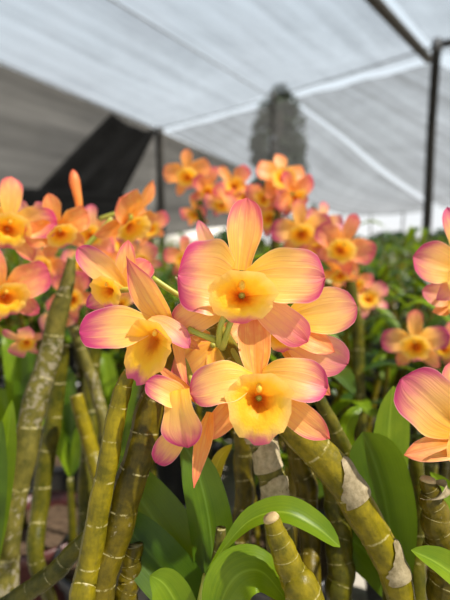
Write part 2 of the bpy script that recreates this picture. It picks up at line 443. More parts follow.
def flower(parent, loc, half, yaw=0, pitch=0, roll=0, k=0):
    """generic flower as a part of its cane; yaw>0 turns it to the right of the viewer"""
    core, parts = TMPL[k % len(TMPL)]
    f = link('flower', core, parent)
    toC = (CAM - loc).normalized(); X = V((0, 0, 1)).cross(toC).normalized(); Y = toC.cross(X)
    B = Matrix((X, Y, toC)).transposed().to_4x4()
    Rm = B @ Matrix.Rotation(math.radians(yaw), 4, 'Y') @ Matrix.Rotation(math.radians(-pitch), 4, 'X') @ Matrix.Rotation(math.radians(roll), 4, 'Z')
    f.matrix_local = Matrix.Translation(loc - wpos(parent)) @ Rm @ Matrix.Scale(half, 4)
    for n, me in parts: link(n, me, f)
    return f

# ------------------------------------------------------------------ canes
def cane(label, pts, wid, nodes, mat, group=None, foot=True, cat='orchid', sheaths=(), name='orchid_cane', ground=None):
    """pts: (px, py, depth); wid: widths in px along the cane. The lower end runs on to the pot soil."""
    w = [P(*p) for p in pts]; dm = [p[2] for p in pts]
    n0 = len(w); rad = [(i / (len(wid) - 1), x * .5 / FPX * tab(i / (len(wid) - 1), [(k / (n0 - 1), d) for k, d in enumerate(dm)])) for i, x in enumerate(wid)]
    frac = 1
    if foot:
        e = w[-1]; dirn = (w[-1] - w[-2]).normalized(); base_z = .1
        g = ground if ground is not None else V((e.x + dirn.x * .06, e.y + .03, base_z))
        add = [e.lerp(g, .5) + V((dirn.x * .01, 0, 0)), g]
        L0 = sum((a - b).length for a, b in zip(w, w[1:])); L1 = sum((a - b).length for a, b in zip([e] + add, add))
        nn = nodes; nodes = max(nodes + 1, round(nodes * (L0 + L1) / L0)); frac = n0 / (n0 + 2)
        rad = [(t * (n0 - 1) / (n0 + 1), r) for t, r in rad] + [((n0) / (n0 + 1), rad[-1][1] * .85), (1, rad[-1][1] * .6)]
        w = w + add
    base = w[-1].copy()
    t = thing(name, label, cat, base, group)
    geo, cl = cane_geo(w, rad, nodes)
    put('stem', geo, mat, t)
    t['n'] = 0; del t['n']
    n = len(cl) - 1
    for a, b in sheaths:
        i0, i1 = int(a * n), int(b * n)
        seg = cl[i0:i1 + 1]
        rr = lambda q, a=a, b=b: stab(a + (b - a) * q, rad) * (1.10 + .05 * math.sin(9 * q)) * (1 if q > .02 else .97)
        sh = put('sheath', wrap(seg, rr), M_sheath, t)
    return t, cl, rad
def leaf(parent, pts, W, n=(0, 0), mat=None, fold=.25, seed=0, d0=None, prof=LEAFP):
    """pts in (px, py, depth), W in px at the first point's depth"""
    w = [P(*p) for p in pts]; s = pts[len(pts) // 2][2] / FPX
    Nn = (VIEW + RT * n[0] + UP * n[1]).normalized()
    return put('leaf', leaf_geo(w, W * s, Nn, fold, prof, seed=seed), mat or M_leaf, parent)

# ================================================================== THE SETTING
R60 = 60
gm = MB(); gm.add(([V((-R60, -10, 0)), V((R60, -10, 0)), V((R60, 90, 0)), V((-R60, 90, 0))], [(0, 1, 2, 3)], [(0, 0), (1, 0), (1, 1), (0, 1)]))
tag(gm.obj('floor', M_ground), kind='structure')

def loft(A, B, nu, nv, sag=0.0, gap=(0, 0), seed=0, ripple=.0):
    a, b = spline(A, nv), spline(B, nv); v, uv = [], []; rr = random.Random(seed); ph = rr.uniform(0, 6)
    La = sum((x - y).length for x, y in zip(a, a[1:])); Lb = (a[0] - b[0]).length
    for j in range(nv + 1):
        for i in range(nu + 1):
            u = i / nu; t = j / nv
            p = a[j].lerp(b[j], gap[0] + u * (1 - gap[0] - gap[1]))
            p = p + V((0, 0, -sag * 4 * u * (1 - u) * math.sin(PI * min(1, max(0, t)) * .9 + .15) + ripple * math.sin(ph + u * 17 + 3 * math.sin(t * 5)) * math.sin(PI * u)))
            v.append(p); uv.append((u, t))
    return v, grid_faces(nu, nv), uv
H = 2.7
Lp0, Lp1 = Z(0, 62, H), Z(160, 130, H); ld = (Lp1 - Lp0)
Lback = Lp0 - ld * 1.9
A0, A1 = Z(115, 0, H), Z(268, 95, H); Aback = A0 - (A1 - A0) * 2.0
B0, B1 = Z(378, 0, H), Z(428, 57, H); Bback = B0 - (B1 - B0) * 3.6
cross = lambda t: None
roof = MB()
roof.add(loft([Lback, Lp0, Lp1], [Aback, A0, A1], 24, 24, .10, (.012, .004), 1, .01))
roof.add(loft([Aback, A0, A1], [Bback, B0, B1], 24, 24, .08, (.004, .012), 2, .01))
Rr = [Bback + V((6, -2, 0)), B0 + V((6, -2, 0)), B1 + V((6, -3.2, -.1))]
roof.add(loft([Bback, B0, B1], Rr, 16, 24, .1, (.02, 0), 3, .01))
tag(roof.obj('ceiling', M_net), kind='structure')
# second bay, drooping towards the far end
gapv = V((.13, .17, 0))
S = [Z(160, 130, H) + gapv, Z(215, 156, 2.54), Z(270, 185, 2.2), Z(308, 203, 2.0), P(345, 215, 18), P(390, 215, 20), P(432, 211, 21)]
Q = [Z(285, 97, H) + gapv * .6, Z(340, 138, 2.52), Z(388, 178, 2.2), P(433, 208, 19)]
W_ = [B1 + gapv * .6 + V((.05, 0, -.02)), P(530, 110, 8), P(650, 170, 13), P(720, 205, 19)]
roof2 = MB(); roof2.add(loft(S, Q, 20, 30, .03, (0, .0), 5, .012)); roof2.add(loft(Q, W_, 24, 30, .05, (.03, 0), 6, .015))
tag(roof2.obj('ceiling', M_netf), kind='structure')
# left net wall hanging from the roof edge
wl = MB()
top = [Lback, Lp0, Lp1, Z(215, 155, 2.56), Z(242, 167, 2.4)]
lo = [V((p.x, p.y, .0)) + V((-.1, .1, 0)) for p in top]
for i in (2, 3, 4): lo[i] = V((top[i].x, top[i].y, [.55, .8, .8][i - 2]))
wl.add(loft([p + V((0, 0, -.02)) for p in top], lo, 16, 40, 0, (0, 0), 8))
v_ = wl.v
tag(wl.obj('wall_left', M_netw), kind='structure')
# pale low wall outside, far behind
def box(c, sx, sy, sz, rz=0):
    m = Matrix.Rotation(rz, 3, 'Z'); v = [c + m @ V((x * sx / 2, y * sy / 2, z * sz / 2)) for x in (-1, 1) for y in (-1, 1) for z in (-1, 1)]
    f = [(0, 1, 3, 2), (4, 6, 7, 5), (0, 4, 5, 1), (2, 3, 7, 6), (0, 2, 6, 4), (1, 5, 7, 3)]
    return v, f, [(0, 0)] * 8
tag(put('wall_back', box(V((-6, 21, .8)), 13, .2, 1.6, .25), M_pale_wall), kind='structure')

# posts, crossbar and wires
def post(px, ytop, z, r, label, name='post', lean=0):
    t = Z(px, ytop, z); b = V((t.x + lean, t.y, 0))
    o = thing(name, label, 'post', b, None)
    pts = [b, b.lerp(t, .33) + V((.006, 0, 0)), b.lerp(t, .66) - V((.006, 0, 0)), t + V((0, 0, .03))]
    put('pole', tube(pts, lambda q: r * (1.04 - .08 * q), 14, 24), M_wood, o)
    cap = put('wire_tie', tube([t + V((0, 0, -.10)), t + V((0, 0, -.02))], r * 1.12, 14, 3), M_cable, o)
    return t
pr = post(437, 42, 2.72, .052, 'dark weathered post at the right holding up the roof net')
pl = post(160, 129, 2.69, .070, 'dark post beside the black cloth at the end of the grey net wall')
pm = post(273, 93, 2.69, .028, 'thin dark post in front of the tree beyond the net')
def bar(label, a, b, r, sagz, mat, name, cat):
    m = a.lerp(b, .5) - V((0, 0, sagz))
    o = put(name, tube([a, a.lerp(b, .25) - V((0, 0, sagz * .75)), m, a.lerp(b, .75) - V((0, 0, sagz * .75)), b], r, 8, 30), mat); return tag(o, label, cat)
bar('dark crossbar running from top right corner to the right post', Bback + V((0, 0, -.05)), B1 + V((.02, .02, -.02)), .05, .02, M_wood, 'crossbar', 'beam')
bar('short dark crossbar going right from the top of the right post', pr + V((0, 0, -.03)), pr + V((6, -3.2, -.08)), .045, .02, M_wood, 'crossbar', 'beam')
bar('thin dark wire under the pale roof net running to the middle post', Aback + V((0, 0, -.03)), A1 + V((0, 0, -.01)), .009, .0, M_cable, 'roof_wire', 'wire')
bar('thin wire across the roof between the left, middle and right posts', pl, pr + V((0, 0, -.04)), .010, .03, M_cable, 'roof_wire', 'wire')
bar('thin wire along the foot of the roof net above the grey net wall', Lback + V((.02, 0, 0)), Lp1, .012, .0, M_cable, 'roof_wire', 'wire')

# black cloth draped in front of the net wall
def drape():
    nu, nv = 18, 20; v, uv = [], []
    a, b = P(112, 114, 7.2), P(157, 131, 8.5); c, d = P(36, 196, 5.75), P(122, 196, 7.35)
    for j in range(nv + 1):
        t = j / nv
        for i in range(nu + 1):
            u = i / nu
            p = a.lerp(b, u).lerp(c.lerp(d, u), t)
            p = p + V((0, -.05 - .06 * math.sin(u * 15 + 2 * t), -.09 * math.sin(PI * u) * (1 - t)))
            v.append(p); uv.append((u, t))
    return v, grid_faces(nu, nv), uv
o = put('shade_cloth', drape(), M_netb); tag(o, 'black shade cloth slung down slantwise in front of the grey net wall', 'cloth')
sd = o.modifiers.new('thick', 'SOLIDIFY'); sd.thickness = .01
o = put('shade_cloth', loft([P(-60, 187, 4.55), P(40, 189, 5.5), P(140, 196, 7.1)], [P(-60, 236, 4.55), P(40, 232, 5.5), P(140, 224, 7.1)], 8, 20, 0, seed=4), M_netb)
tag(o, 'long black shade cloth along the foot of the grey net wall at left', 'cloth')
o.modifiers.new('thick', 'SOLIDIFY').thickness = .01

# tree beyond the net, hedge plants beyond the far end
def leaf_cloud(n, fn, size, seed):
    r = random.Random(seed); m = MB()
    for _ in range(n):
        c = fn(r); a = V((r.uniform(-1, 1), r.uniform(-1, 1), r.uniform(-1, 1))).normalized()
        b = a.orthogonal().normalized(); s = size * r.uniform(.6, 1.3)
        b = (Matrix.Rotation(r.uniform(0, 6), 3, a) @ b); e = a.cross(b)
        m.add(([c - a * s, c + b * s * .35 + e * s * .1, c + a * s, c - b * s * .35 + e * s * .1], [(0, 1, 2, 3)], [(0, 0), (1, 0), (1, 1), (0, 1)]))
    return m
def tree():
    D = 26.0; b = P(276, 240, D); b.z = 0
    t = thing('tree', 'dark tree seen through the roof net behind the middle post', 'tree', b)
    tp = P(279, 84, D)
    put('trunk', tube([b, V((b.x - .1, b.y, tp.z * .4)), V((b.x + .1, b.y, tp.z * .75)), tp - V((0, 0, .5))], [(0, .28), (.5, .18), (1, .04)], 10, 20), M_bark, t)
    clumps = [(280, 96, 11), (273, 108, 14), (288, 108, 13), (265, 125, 13), (292, 126, 15), (279, 124, 14), (261, 145, 12), (295, 147, 14), (285, 143, 13), (267, 162, 12), (297, 166, 13), (284, 164, 15), (258, 160, 7), (275, 182, 18), (293, 185, 16), (262, 185, 12), (280, 205, 22)]
    cl = [(P(x, y, D + random.uniform(-.6, .6)), q / FPX * D) for x, y, q in clumps]
    def fn(r):
        c, q = r.choice(cl)
        d = V((r.gauss(0, 1), r.gauss(0, 1), r.gauss(0, 1))).normalized() * q * r.random() ** .45
        return c + d
    leaf_cloud(4200, fn, .22, 3).obj('crown', M_treeleaf, t)
tree()
for i, (px, d, wd, ht, lab) in enumerate([
        (312, 17.0, 2.2, 1.75, 'dark bush left of the bright gap below the roof net'),
        (352, 19.0, 2.6, .62, 'low bush below the middle of the bright gap at far end'),
        (392, 16.0, 2.4, .75, 'rounded bush just left of the right post at far end'),
        (452, 15.0, 2.8, .85, 'dark bush behind the right post at far end'),
        (510, 14.0, 2.6, .8, 'bush beyond the right edge at far end'),
        (235, 15.0, 2.4, .8, 'dark bush behind the back orchids left of the tree')]):
    if px > 480: continue
    b = P(px, 240, d); b.z = 0
    t = thing('bush', lab, 'bush', b)
    def fn(r, b=b, wd=wd, ht=ht):
        q = V((r.gauss(0, 1), r.gauss(0, 1), r.gauss(0, 1))).normalized() * r.random() ** .4
        return V((b.x + q.x * wd / 2, b.y + q.y * .6, abs(q.z) * ht + .05))
    leaf_cloud(1300, fn, .13, 20 + i).obj('foliage', M_hedge, t)
    st = MB()
    for k in range(4): st.add(tube([b + V(((k - 1.5) * .06, 0, 0)), b + V(((k - 1.5) * .3, .1, ht * .7))], [(0, .03), (1, .01)], 7, 4))
    st.obj('stem', M_bark, t)
for i, (px, d) in enumerate([(341, 21), (370, 22), (402, 20)]):
    b = P(px, 240, d); b.z = 0
    o = put('stake', tube([b, b + V((0, 0, 1.75))], .045, 8, 6), M_cable)
    tag(o, ['thin stake left in the bright gap below the roof net', 'thin stake in the middle of the bright gap', 'thin stake at the right of the bright gap'][i], 'stake')

# ================================================================== FOREGROUND CANES AND FLOWERS
def pt(px, py, d): return P(px, py, d)
# --- the big diagonal cane carrying the central flowers
D1 = .232
c4, cl4, r4 = cane('thick olive cane slanting to the lower right, bearing the central flowers',
    [(203, 303, .252), (222, 338, .256), (258, 388, .26), (300, 432, .26), (350, 492, .258), (385, 555, .256), (402, 606, .256)],
    [10, 17, 26, 33, 34, 31, 28], 6, M_canel, sheaths=((.45, .52), (.60, .70)))
hero(c4, D1, [
    ('sepal', (240, 270), (247, 198), 37, .003, .010, dict(prof=OBOV, bend=.03, cup=.22, n=(.1, .1), mat=M_sepal)),
    ('petal', (240, 282), (178, 274), 76, .003, -.002, dict(prof=ROUND, bend=.05, cup=.12, n=(-.2, .15), ruf=.07, mat=M_petalp)),
    ('petal', (246, 277), (325, 277), 57, .003, .002, dict(prof=ROUND, bend=.05, cup=.14, n=(.2, .15), ruf=.04)),
    ('sepal', (236, 292), (172, 328), 38, .006, .004, dict(prof=OBOV, bend=.05, cup=.1, mat=M_petal)),
    ('sepal', (252, 298), (308, 342), 36, .006, .008, dict(prof=OBOV, bend=.05, cup=.1, mat=M_pale))],
    ((242, 295), 33, 22, 27, dict(n=(0, .1), curl=.3)), ped=(cl4[5], .0017, V((0, .004, -.006))), seed=1)
hero(c4, .226, [
    ('sepal', (256, 376), (253, 316), 36, .004, .014, dict(prof=OBOV, bend=-.03, cup=.2, mat=M_sepalo)),
    ('petal', (254, 378), (190, 393), 42, .003, -.003, dict(prof=ROUND, bend=.16, cup=.18, n=(-.2, .4), ruf=.06)),
    ('petal', (262, 374), (328, 388), 43, .003, -.002, dict(prof=ROUND, bend=.12, cup=.16, n=(.2, .4), ruf=.06, mat=M_petalp)),
    ('sepal', (268, 392), (330, 439), 31, .006, .004, dict(bend=.06, cup=.2, mat=M_sepal)),
    ('sepal', (246, 392), (203, 440), 27, .006, .006, dict(bend=.06, cup=.15, mat=M_sepalo))],
    ((259, 398), 32, 23, 44, dict(n=(0, .25), curl=.35, mat=M_lip)), ped=(cl4[11], .0017, V((.0, .01, .0))), seed=2)
# the flower half hidden behind them at right
hero(c4, .252, [
    ('petal', (288, 318), (357, 306), 45, .0, -.003, dict(prof=ROUND, bend=.04, cup=.12, n=(.2, .2), mat=M_petal)),
    ('petal', (286, 338), (348, 364), 40, .004, .004, dict(prof=ROUND, bend=.08, cup=.1, n=(.1, -.2), mat=M_pale)),
    ('sepal', (285, 332), (335, 352), 26, -.003, -.004, dict(bend=.1, cup=.1, n=(.1, .5), mat=M_sepalo)),
    ('sepal', (282, 345), (330, 395), 22, .008, .014, dict(mat=M_sepalo)),
    ('sepal', (280, 318), (268, 262), 26, .006, .016, {})],
    ((284, 330), 22, 16, 22, {}), ped=(cl4[8], .0016, V((.004, .004, .004))), seed=3)
# the flower behind the stalks, orange back turned
hero(c4, .275, [
    ('petal', (213, 345), (176, 378), 40, 0, .004, dict(prof=ROUND, bend=.1, mat=M_sepal)),
    ('petal', (215, 345), (232, 385), 36, 0, .004, dict(prof=ROUND, bend=.1)),
    ('sepal', (213, 342), (180, 335), 26, 0, .008, dict(mat=M_sepalo)),
    ('sepal', (215, 342), (244, 325), 24, 0, .012, {})],
    None, ped=(cl4[9], .0016, V((0, .004, .006))), seed=4)
# little buds and bracts around the tip of that cane
for (b, m, e, r) in [((192, 300, .25), (184, 288, .249), (175, 277, .248), 3.2), ((206, 306, .252), (200, 290, .252), (203, 272, .255), 4)]:
    put('bract', tube([P(*b), P(*m), P(*e)], [(0, r * .25 / 450), (.5, r * .36 / 450), (1, r * .08 / 450)], 9, 10), M_sheath, c4)
for (b, m, e) in [((205, 308, .252), (180, 296, .246), (152, 278, .243)), ((216, 340, .240), (202, 335, .2335), (188, 329, .2335)), ((219, 345, .240), (220, 328, .2315), (226, 312, .2315)), ((222, 348, .240), (228, 330, .233), (232, 318, .233))]:
    tag(put('flower_stalk', tube([P(*b), P(*m), P(*e)], [(0, .0021), (.5, .0015), (1, .0018)], 9, 12), M_pedicel, c4), 'bright green flower stalk')

# --- thin yellow-green cane on the left with the side-lit flower on top
c1, cl1, r1 = cane('slim yellow-green cane at lower left, front of the pair under the left flower',
    [(130, 372, .236), (121, 395, .236), (111, 445, .235), (99, 510, .233), (87, 575, .231), (82, 612, .230)], [13, 18, 20, 22, 24, 25], 4, M_canel)
c2, cl2, r2 = cane('thick olive cane with pale scar rings, just right of the slim yellow-green cane',
    [(176, 330, .25), (163, 365, .25), (150, 412, .248), (133, 475, .244), (113, 545, .24), (98, 612, .237)], [14, 20, 28, 31, 29, 27], 5, M_cane)
hero(c2, .234, [
    ('sepal', (168, 325), (126, 256), 31, .002, -.002, dict(prof=LANCE, bend=.05, cup=.2, n=(-.4, .1), mat=M_sepal)),
    ('petal', (156, 326), (79, 332), 42, 0, -.004, dict(prof=ROUND, bend=.07, cup=.15, n=(-.2, .3), mat=M_petalp)),
    ('petal', (150, 318), (190, 348), 22, -.002, -.006, dict(bend=.14, cup=.2, n=(.5, .4), mat=M_pale)),
    ('sepal', (174, 322), (187, 390), 12, .002, .0, dict(prof=LANCE, bend=-.05, cup=.2, n=(.5, 0), mat=M_sepal)),
    ('sepal', (166, 330), (200, 350), 16, .006, .008, dict(prof=LANCE, n=(.5, .3), mat=M_sepalo))],
    ((153, 340), 24, 18, 47, dict(rot=-.45, n=(-.25, .1), mat=M_lips, curl=.2, depth=.4)), ped=(cl2[5], .0016, V((0, .006, .006))), seed=5)
hero(c2, .228, [
    ('sepal', (198, 402), (153, 361), 12, .004, .0, dict(prof=LANCE, bend=.02, cup=.2, n=(-.3, .4), mat=M_sepalo)),
    ('petal', (190, 404), (146, 382), 26, 0, -.004, dict(prof=ROUND, bend=.1, cup=.2, n=(-.2, .5), mat=M_petal)),
    ('petal', (178, 390), (188, 448), 40, -.004, -.006, dict(prof=OBOV, bend=.12, cup=.1, n=(-.3, .2), mat=M_petalp)),
    ('petal', (188, 424), (156, 463), 26, .004, .006, dict(prof=ROUND, bend=.08, n=(-.3, 0), mat=M_petalp)),
    ('sepal', (210, 412), (194, 488), 18, .0, -.002, dict(prof=LANCE, bend=-.06, cup=.25, n=(.3, .1), mat=M_sepalo))],
    None, ped=(cl2[12], .0016, V((0, .006, .006))), seed=6)
# flower peeping out behind the left one
hero(c2, .27, [
    ('petal', (126, 288), (78, 248), 26, 0, -.004, dict(prof=ROUND, bend=.06, cup=.2, mat=M_petalp)),
    ('petal', (122, 290), (150, 262), 26, .006, .01, dict(prof=ROUND, mat=M_sepal)),
    ('sepal', (118, 290), (86, 306), 22, .002, 0, dict(mat=M_petalp)),
    ('sepal', (126, 285), (128, 240), 20, .006, .01, {})],
    ((108, 290), 17, 13, 18, dict(n=(-.4, 0), mat=M_lips)), ped=(cl2[3], .0016, V((0, .004, .01))), seed=7)
hero(c2, .275, [('sepal', (214, 258), (198, 220), 15, 0, .002, dict(mat=M_pale)), ('petal', (214, 262), (186, 252), 26, .002, .004, dict(mat=M_petalp)),
    ('petal', (212, 262), (180, 285), 30, .002, .004, dict(mat=M_sepal))],
    None, ped=(cl2[2], .0016, V((0, .004, .01))), seed=8)

# --- grey papery cane seen upright behind the lower central flower
c5, cl5, r5 = cane('pale papery cane standing upright below the lower central flower', [(246, 395, .285), (256, 425, .285), (267, 460, .283), (275, 495, .28), (281, 560, .275), (283, 612, .27)], [18, 24, 27, 28, 28, 27], 6, M_canew)
for a_, b_ in ((.04, .20), (.21, .33), (.36, .46)):
    n_ = len(cl5) - 1
    tag(put('sheath', wrap(cl5[int(a_ * n_):int(b_ * n_) + 1], lambda q: .0092 + .0003 * math.sin(8 * q), shift=.3, spread=2.8), M_sheathl, c5), 'pale papery sheath')
# --- stub with the cut end at the bottom
def stub(label, pts, wid, nodes, mat):
    t, cl, rr = cane(label, pts, wid, nodes, mat)
    p, q = cl[0], cl[1]; ax = (p - q).normalized(); r = rr[0][1]
    put('cut_end', tube([p - ax * .0005, p + ax * .0012], [(0, r * 1.08), (1, r * .9)], 14, None), M_cut, t)
    return t, cl, rr
st1, cls1, rs1 = stub('short yellow cane stub with dry cut tip, below the arching leaf', [(271, 518, .216), (281, 545, .216), (294, 577, .216), (306, 612, .216)], [16, 24, 30, 38], 2, M_canel)
st2, cls2, rs2 = stub('short ringed cane stub with blunt tip at the right edge', [(428, 480, .25), (433, 505, .25), (441, 545, .25), (448, 610, .25)], [15, 24, 32, 36], 4, M_cane)
put('sheath', wrap(cls2[12:20], lambda q: .0093 + .0004 * math.sin(9 * q), spread=1.9), M_sheath, st2)

# --- other canes at middle distance
L = lambda *a, **k: cane(*a, **k)
c3, cl3, r3 = cane('tall mottled grey-green cane at the far left of the foreground', [(72, 258, .41), (63, 300, .41), (51, 345, .41), (38, 395, .40), (23, 455, .39), (10, 530, .38), (2, 612, .37)], [9, 17, 21, 23, 24, 25, 26], 7, M_canew)
cane('slim green cane lying diagonally at the lower left', [(98, 525, .30), (70, 556, .30), (45, 580, .30), (10, 603, .30), (-10, 625, .3)], [14, 18, 19, 18, 16], 4, M_caneg)
cane('short olive cane base between the two lower left canes', [(134, 545, .252), (129, 575, .25), (126, 612, .25)], [18, 22, 24], 2, M_cane)
cane('brownish cane upright behind the pale papery cane', [(240, 430, .36), (244, 470, .36), (243, 520, .35), (240, 570, .34), (240, 610, .33)], [16, 19, 20, 20, 18], 5, M_cane)
cane('olive cane leaning between papery cane and thick diagonal cane', [(285, 425, .33), (297, 452, .33), (306, 490, .33), (309, 540, .32), (312, 610, .3)], [16, 20, 22, 21, 20], 5, M_cane)
cane('green cane upright left of the lower part of the diagonal cane', [(330, 480, .32), (339, 520, .32), (340, 570, .31), (338, 612, .31)], [18, 25, 27, 25], 4, M_caneg)
cane('green cane just behind upper side of the thick diagonal cane', [(318, 395, .31), (332, 425, .31), (350, 460, .31), (372, 505, .31), (385, 560, .31), (392, 612, .3)], [11, 15, 17, 17, 17, 17], 6, M_caneg)
cane('dark green cane upright left of the stub at right', [(416, 455, .34), (419, 500, .34), (417, 550, .34), (416, 612, .33)], [13, 15, 16, 17], 4, M_caneg)
cane('thin pale cane slanting right behind the mottled grey-green cane', [(72, 325, .48), (86, 362, .48), (97, 395, .48), (104, 425, .47), (108, 480, .46), (110, 540, .44)], [10, 11, 12, 12, 12, 12], 7, M_canew)
cane('thin yellowish cane curving behind the slim yellow-green cane', [(76, 395, .44), (84, 425, .44), (93, 455, .44), (104, 500, .42), (108, 560, .4)], [13, 14, 15, 15, 15], 5, M_canel)
cane('olive cane right of the mottled grey-green cane', [(62, 345, .47), (56, 400, .47), (48, 450, .46), (40, 505, .45), (36, 560, .43)], [14, 16, 17, 17, 16], 6, M_caneg)

# ------------------------------------------------------------------ foreground leaves (own leafy shoots)
sh1 = thing('orchid_shoot', 'leafy green shoot at bottom centre with broad glossy leaves', 'orchid', P(212, 640, .25))
leaf(sh1, [(214, 640, .256), (196, 590, .262), (165, 535, .268), (132, 488, .274), (112, 455, .28)], 60, (.3, .4), M_leaf, .3, 1)
leaf(sh1, [(212, 640, .246), (190, 600, .25), (160, 565, .254), (130, 530, .258), (112, 502, .262)], 52, (.1, .6), M_leaf, .25, 2)
leaf(sh1, [(215, 640, .26), (214, 580, .262), (209, 520, .264), (197, 470, .266), (182, 442, .268)], 44, (.3, -.1), M_leaf, .4, 3)
leaf(sh1, [(200, 650, .235), (180, 610, .23), (165, 585, .228), (150, 575, .228)], 38, (0, .5), M_leafl, .2, 4)
leaf(sh1, [(216, 640, .232), (222, 600, .226), (238, 575, .224), (262, 572, .224), (288, 602, .226)], 50, (.3, 1.0), M_leafl, .2, 5)
leaf(sh1, [(216, 640, .245), (216, 600, .244), (216, 575, .244), (224, 545, .246)], 22, (0, .3), M_leafl, .3, 7)
tag(leaf(sh1, [(216, 500, .275), (214, 478, .28), (220, 458, .285), (232, 444, .29)], 14, (.2, .4), M_yel, .2, 8), 'small yellowed leaf')
put('stem', cane_geo([P(221, 528, .25), P(218, 570, .25), P(213, 660, .25), V((P(213, 660, .25).x, .25, .1))], [(0, .0028), (.4, .0042), (1, .005)], 5)[0], M_canew, sh1)
sh2 = thing('orchid_shoot', 'arching bright green leaf on a thin shoot above the yellow stub', 'orchid', P(208, 660, .235))
put('leaf', leaf_geo([P(206, 575, .232), P(226, 545, .234), P(252, 519, .234), P(284, 512, .232), P(315, 526, .230), P(340, 547, .228)], 30 * .232 / 450, (VIEW * .75 + UP).normalized(), .45, [(0, .12), (.2, .26), (.4, .68), (.65, 1), (.85, .78), (.95, .42), (1, .03)], seed=9), M_leafl, sh2)
put('stem', tube([P(196, 660, .235), P(198, 620, .232), P(206, 575, .232)], [(0, .003), (1, .0018)], 8, 8), M_pedicel, sh2)
sh3 = thing('orchid_shoot', 'upright shoot with two broad leaves right of the thick diagonal cane', 'orchid', P(392, 640, .33))
leaf(sh3, [(390, 600, .325), (390, 540, .325), (388, 480, .325), (389, 430, .322), (393, 386, .318)], 50, (.55, .5), M_leafl, .15, 11, prof=ROUND)
leaf(sh3, [(396, 600, .305), (392, 545, .303), (385, 500, .30), (374, 460, .298), (362, 432, .296)], 54, (-.1, .0), M_leaf, .35, 12, prof=ROUND)
leaf(sh3, [(390, 600, .315), (372, 560, .313), (352, 540, .312), (340, 538, .312)], 40, (0, .2), M_leaf, .15, 13)
leaf(sh3, [(385, 600, .33), (362, 500, .335), (345, 440, .34), (352, 415, .345), (362, 408, .35)], 18, (0, .3), M_leafl, .2, 14)
put('stem', tube([P(392, 640, .33), P(390, 600, .33), P(388, 560, .325)], [(0, .004), (1, .003)], 9, 8), M_caneg, sh3)
sh4 = thing('orchid_shoot', 'pale green leaf entering at the bottom right corner', 'orchid', P(500, 640, .235))
leaf(sh4, [(500, 640, .235), (470, 590, .23), (440, 565, .226), (411, 550, .224)], 34, (.1, .9), M_leafl, .5, 15)
put('stem', tube([P(505, 660, .24), P(500, 640, .235), P(492, 622, .234)], [(0, .004), (1, .003)], 9, 6), M_caneg, sh4)
sh5 = thing('orchid_shoot', 'narrow light leaf behind the stub at the right edge', 'orchid', P(470, 640, .3))
leaf(sh5, [(470, 600, .30), (462, 530, .30), (450, 495, .30), (430, 472, .302)], 22, (0, .5), M_leafl, .3, 16)
put('stem', tube([P(470, 640, .3), P(470, 600, .30), P(469, 585, .3)], [(0, .004), (1, .003)], 9, 6), M_caneg, sh5)
sh6 = thing('orchid_shoot', 'upright green leaf at the left edge beside the mottled cane', 'orchid', P(-10, 600, .36))
leaf(sh6, [(-8, 580, .36), (-2, 510, .36), (6, 450, .36), (12, 400, .36)], 24, (.2, .1), M_leafl, .3, 17)
leaf(sh6, [(-10, 600, .35), (-8, 520, .35), (-4, 470, .35), (2, 420, .35)], 26, (.2, .1), M_leaf, .3, 18)
put('stem', tube([P(-10, 640, .36), P(-10, 600, .36), P(-8, 570, .36)], [(0, .004), (1, .003)], 9, 6), M_caneg, sh6)

RL = random.Random(3)
for lab, bx, bd, tips in [
    ('tuft of yellow-green leaves low between the mottled cane and the yellowish cane', 70, .56, [(104, 404), (72, 372), (40, 420), (88, 440), (58, 395)]),
    ('tuft of bright grassy leaves at the left edge behind the mottled cane', 20, .62, [(4, 335), (22, 350), (-6, 390), (34, 372), (12, 410), (30, 330)]),
    ('tuft of green leaves behind the slim yellow-green cane at left', 118, .66, [(140, 372), (118, 385), (100, 352), (132, 420), (150, 440)])]:
    sh = thing('orchid_shoot', lab, 'orchid', V((P(bx, 480, bd).x, P(bx, 480, bd).y, .1)))
    b0 = P(bx, 478, bd)
    put('stem', tube([b0, V((b0.x, b0.y, .1))], [(0, .004), (1, .006)], 9, 8), M_caneg, sh)
    for i, (tx, ty) in enumerate(tips):
        d2 = bd + RL.uniform(-.05, .05)
        leaf(sh, [(bx, 476, bd), (lerp(bx, tx, .35), lerp(476, ty, .55), lerp(bd, d2, .4)), (lerp(bx, tx, .72), lerp(476, ty, .9), lerp(bd, d2, .7)), (tx, ty, d2)], RL.uniform(13, 19), (RL.uniform(-.2, .6), RL.uniform(.2, .9)), [M_leafl, M_leaf][i % 2], .3, 40 + i)
# ------------------------------------------------------------------ right edge flowers
cr1, clr1, rr1 = cane('cane at the right edge bearing the large pink-tipped flower', [(470, 415, .27), (476, 460, .27), (480, 520, .27), (482, 600, .265)], [12, 22, 28, 30], 5, M_cane)
hero(cr1, .245, [
    ('petal', (462, 432), (402, 378), 58, 0, -.004, dict(prof=ROUND, bend=.05, cup=.12, mat=M_petalp)),
    ('sepal', (468, 440), (404, 455), 27, .002, -.004, dict(bend=.06, cup=.2, n=(0, .4), mat=M_sepalo)),
    ('sepal', (466, 425), (450, 362), 30, .004, .012, dict(prof=OBOV)),
    ('petal', (474, 428), (530, 400), 52, 0, -.002, dict(prof=ROUND)),
    ('sepal', (474, 440), (510, 486), 28, .004, .004, {})],
    ((474, 436), 30, 20, 38, {}), ped=(clr1[2], .0016, V((0, .004, .004))), seed=21)
cr2, clr2, rr2 = cane('cane at the upper right edge bearing pink-edged blurred flowers', [(472, 268, .33), (478, 320, .33), (482, 400, .33), (486, 500, .33), (490, 600, .32)], [12, 20, 24, 25, 25], 7, M_caneg)
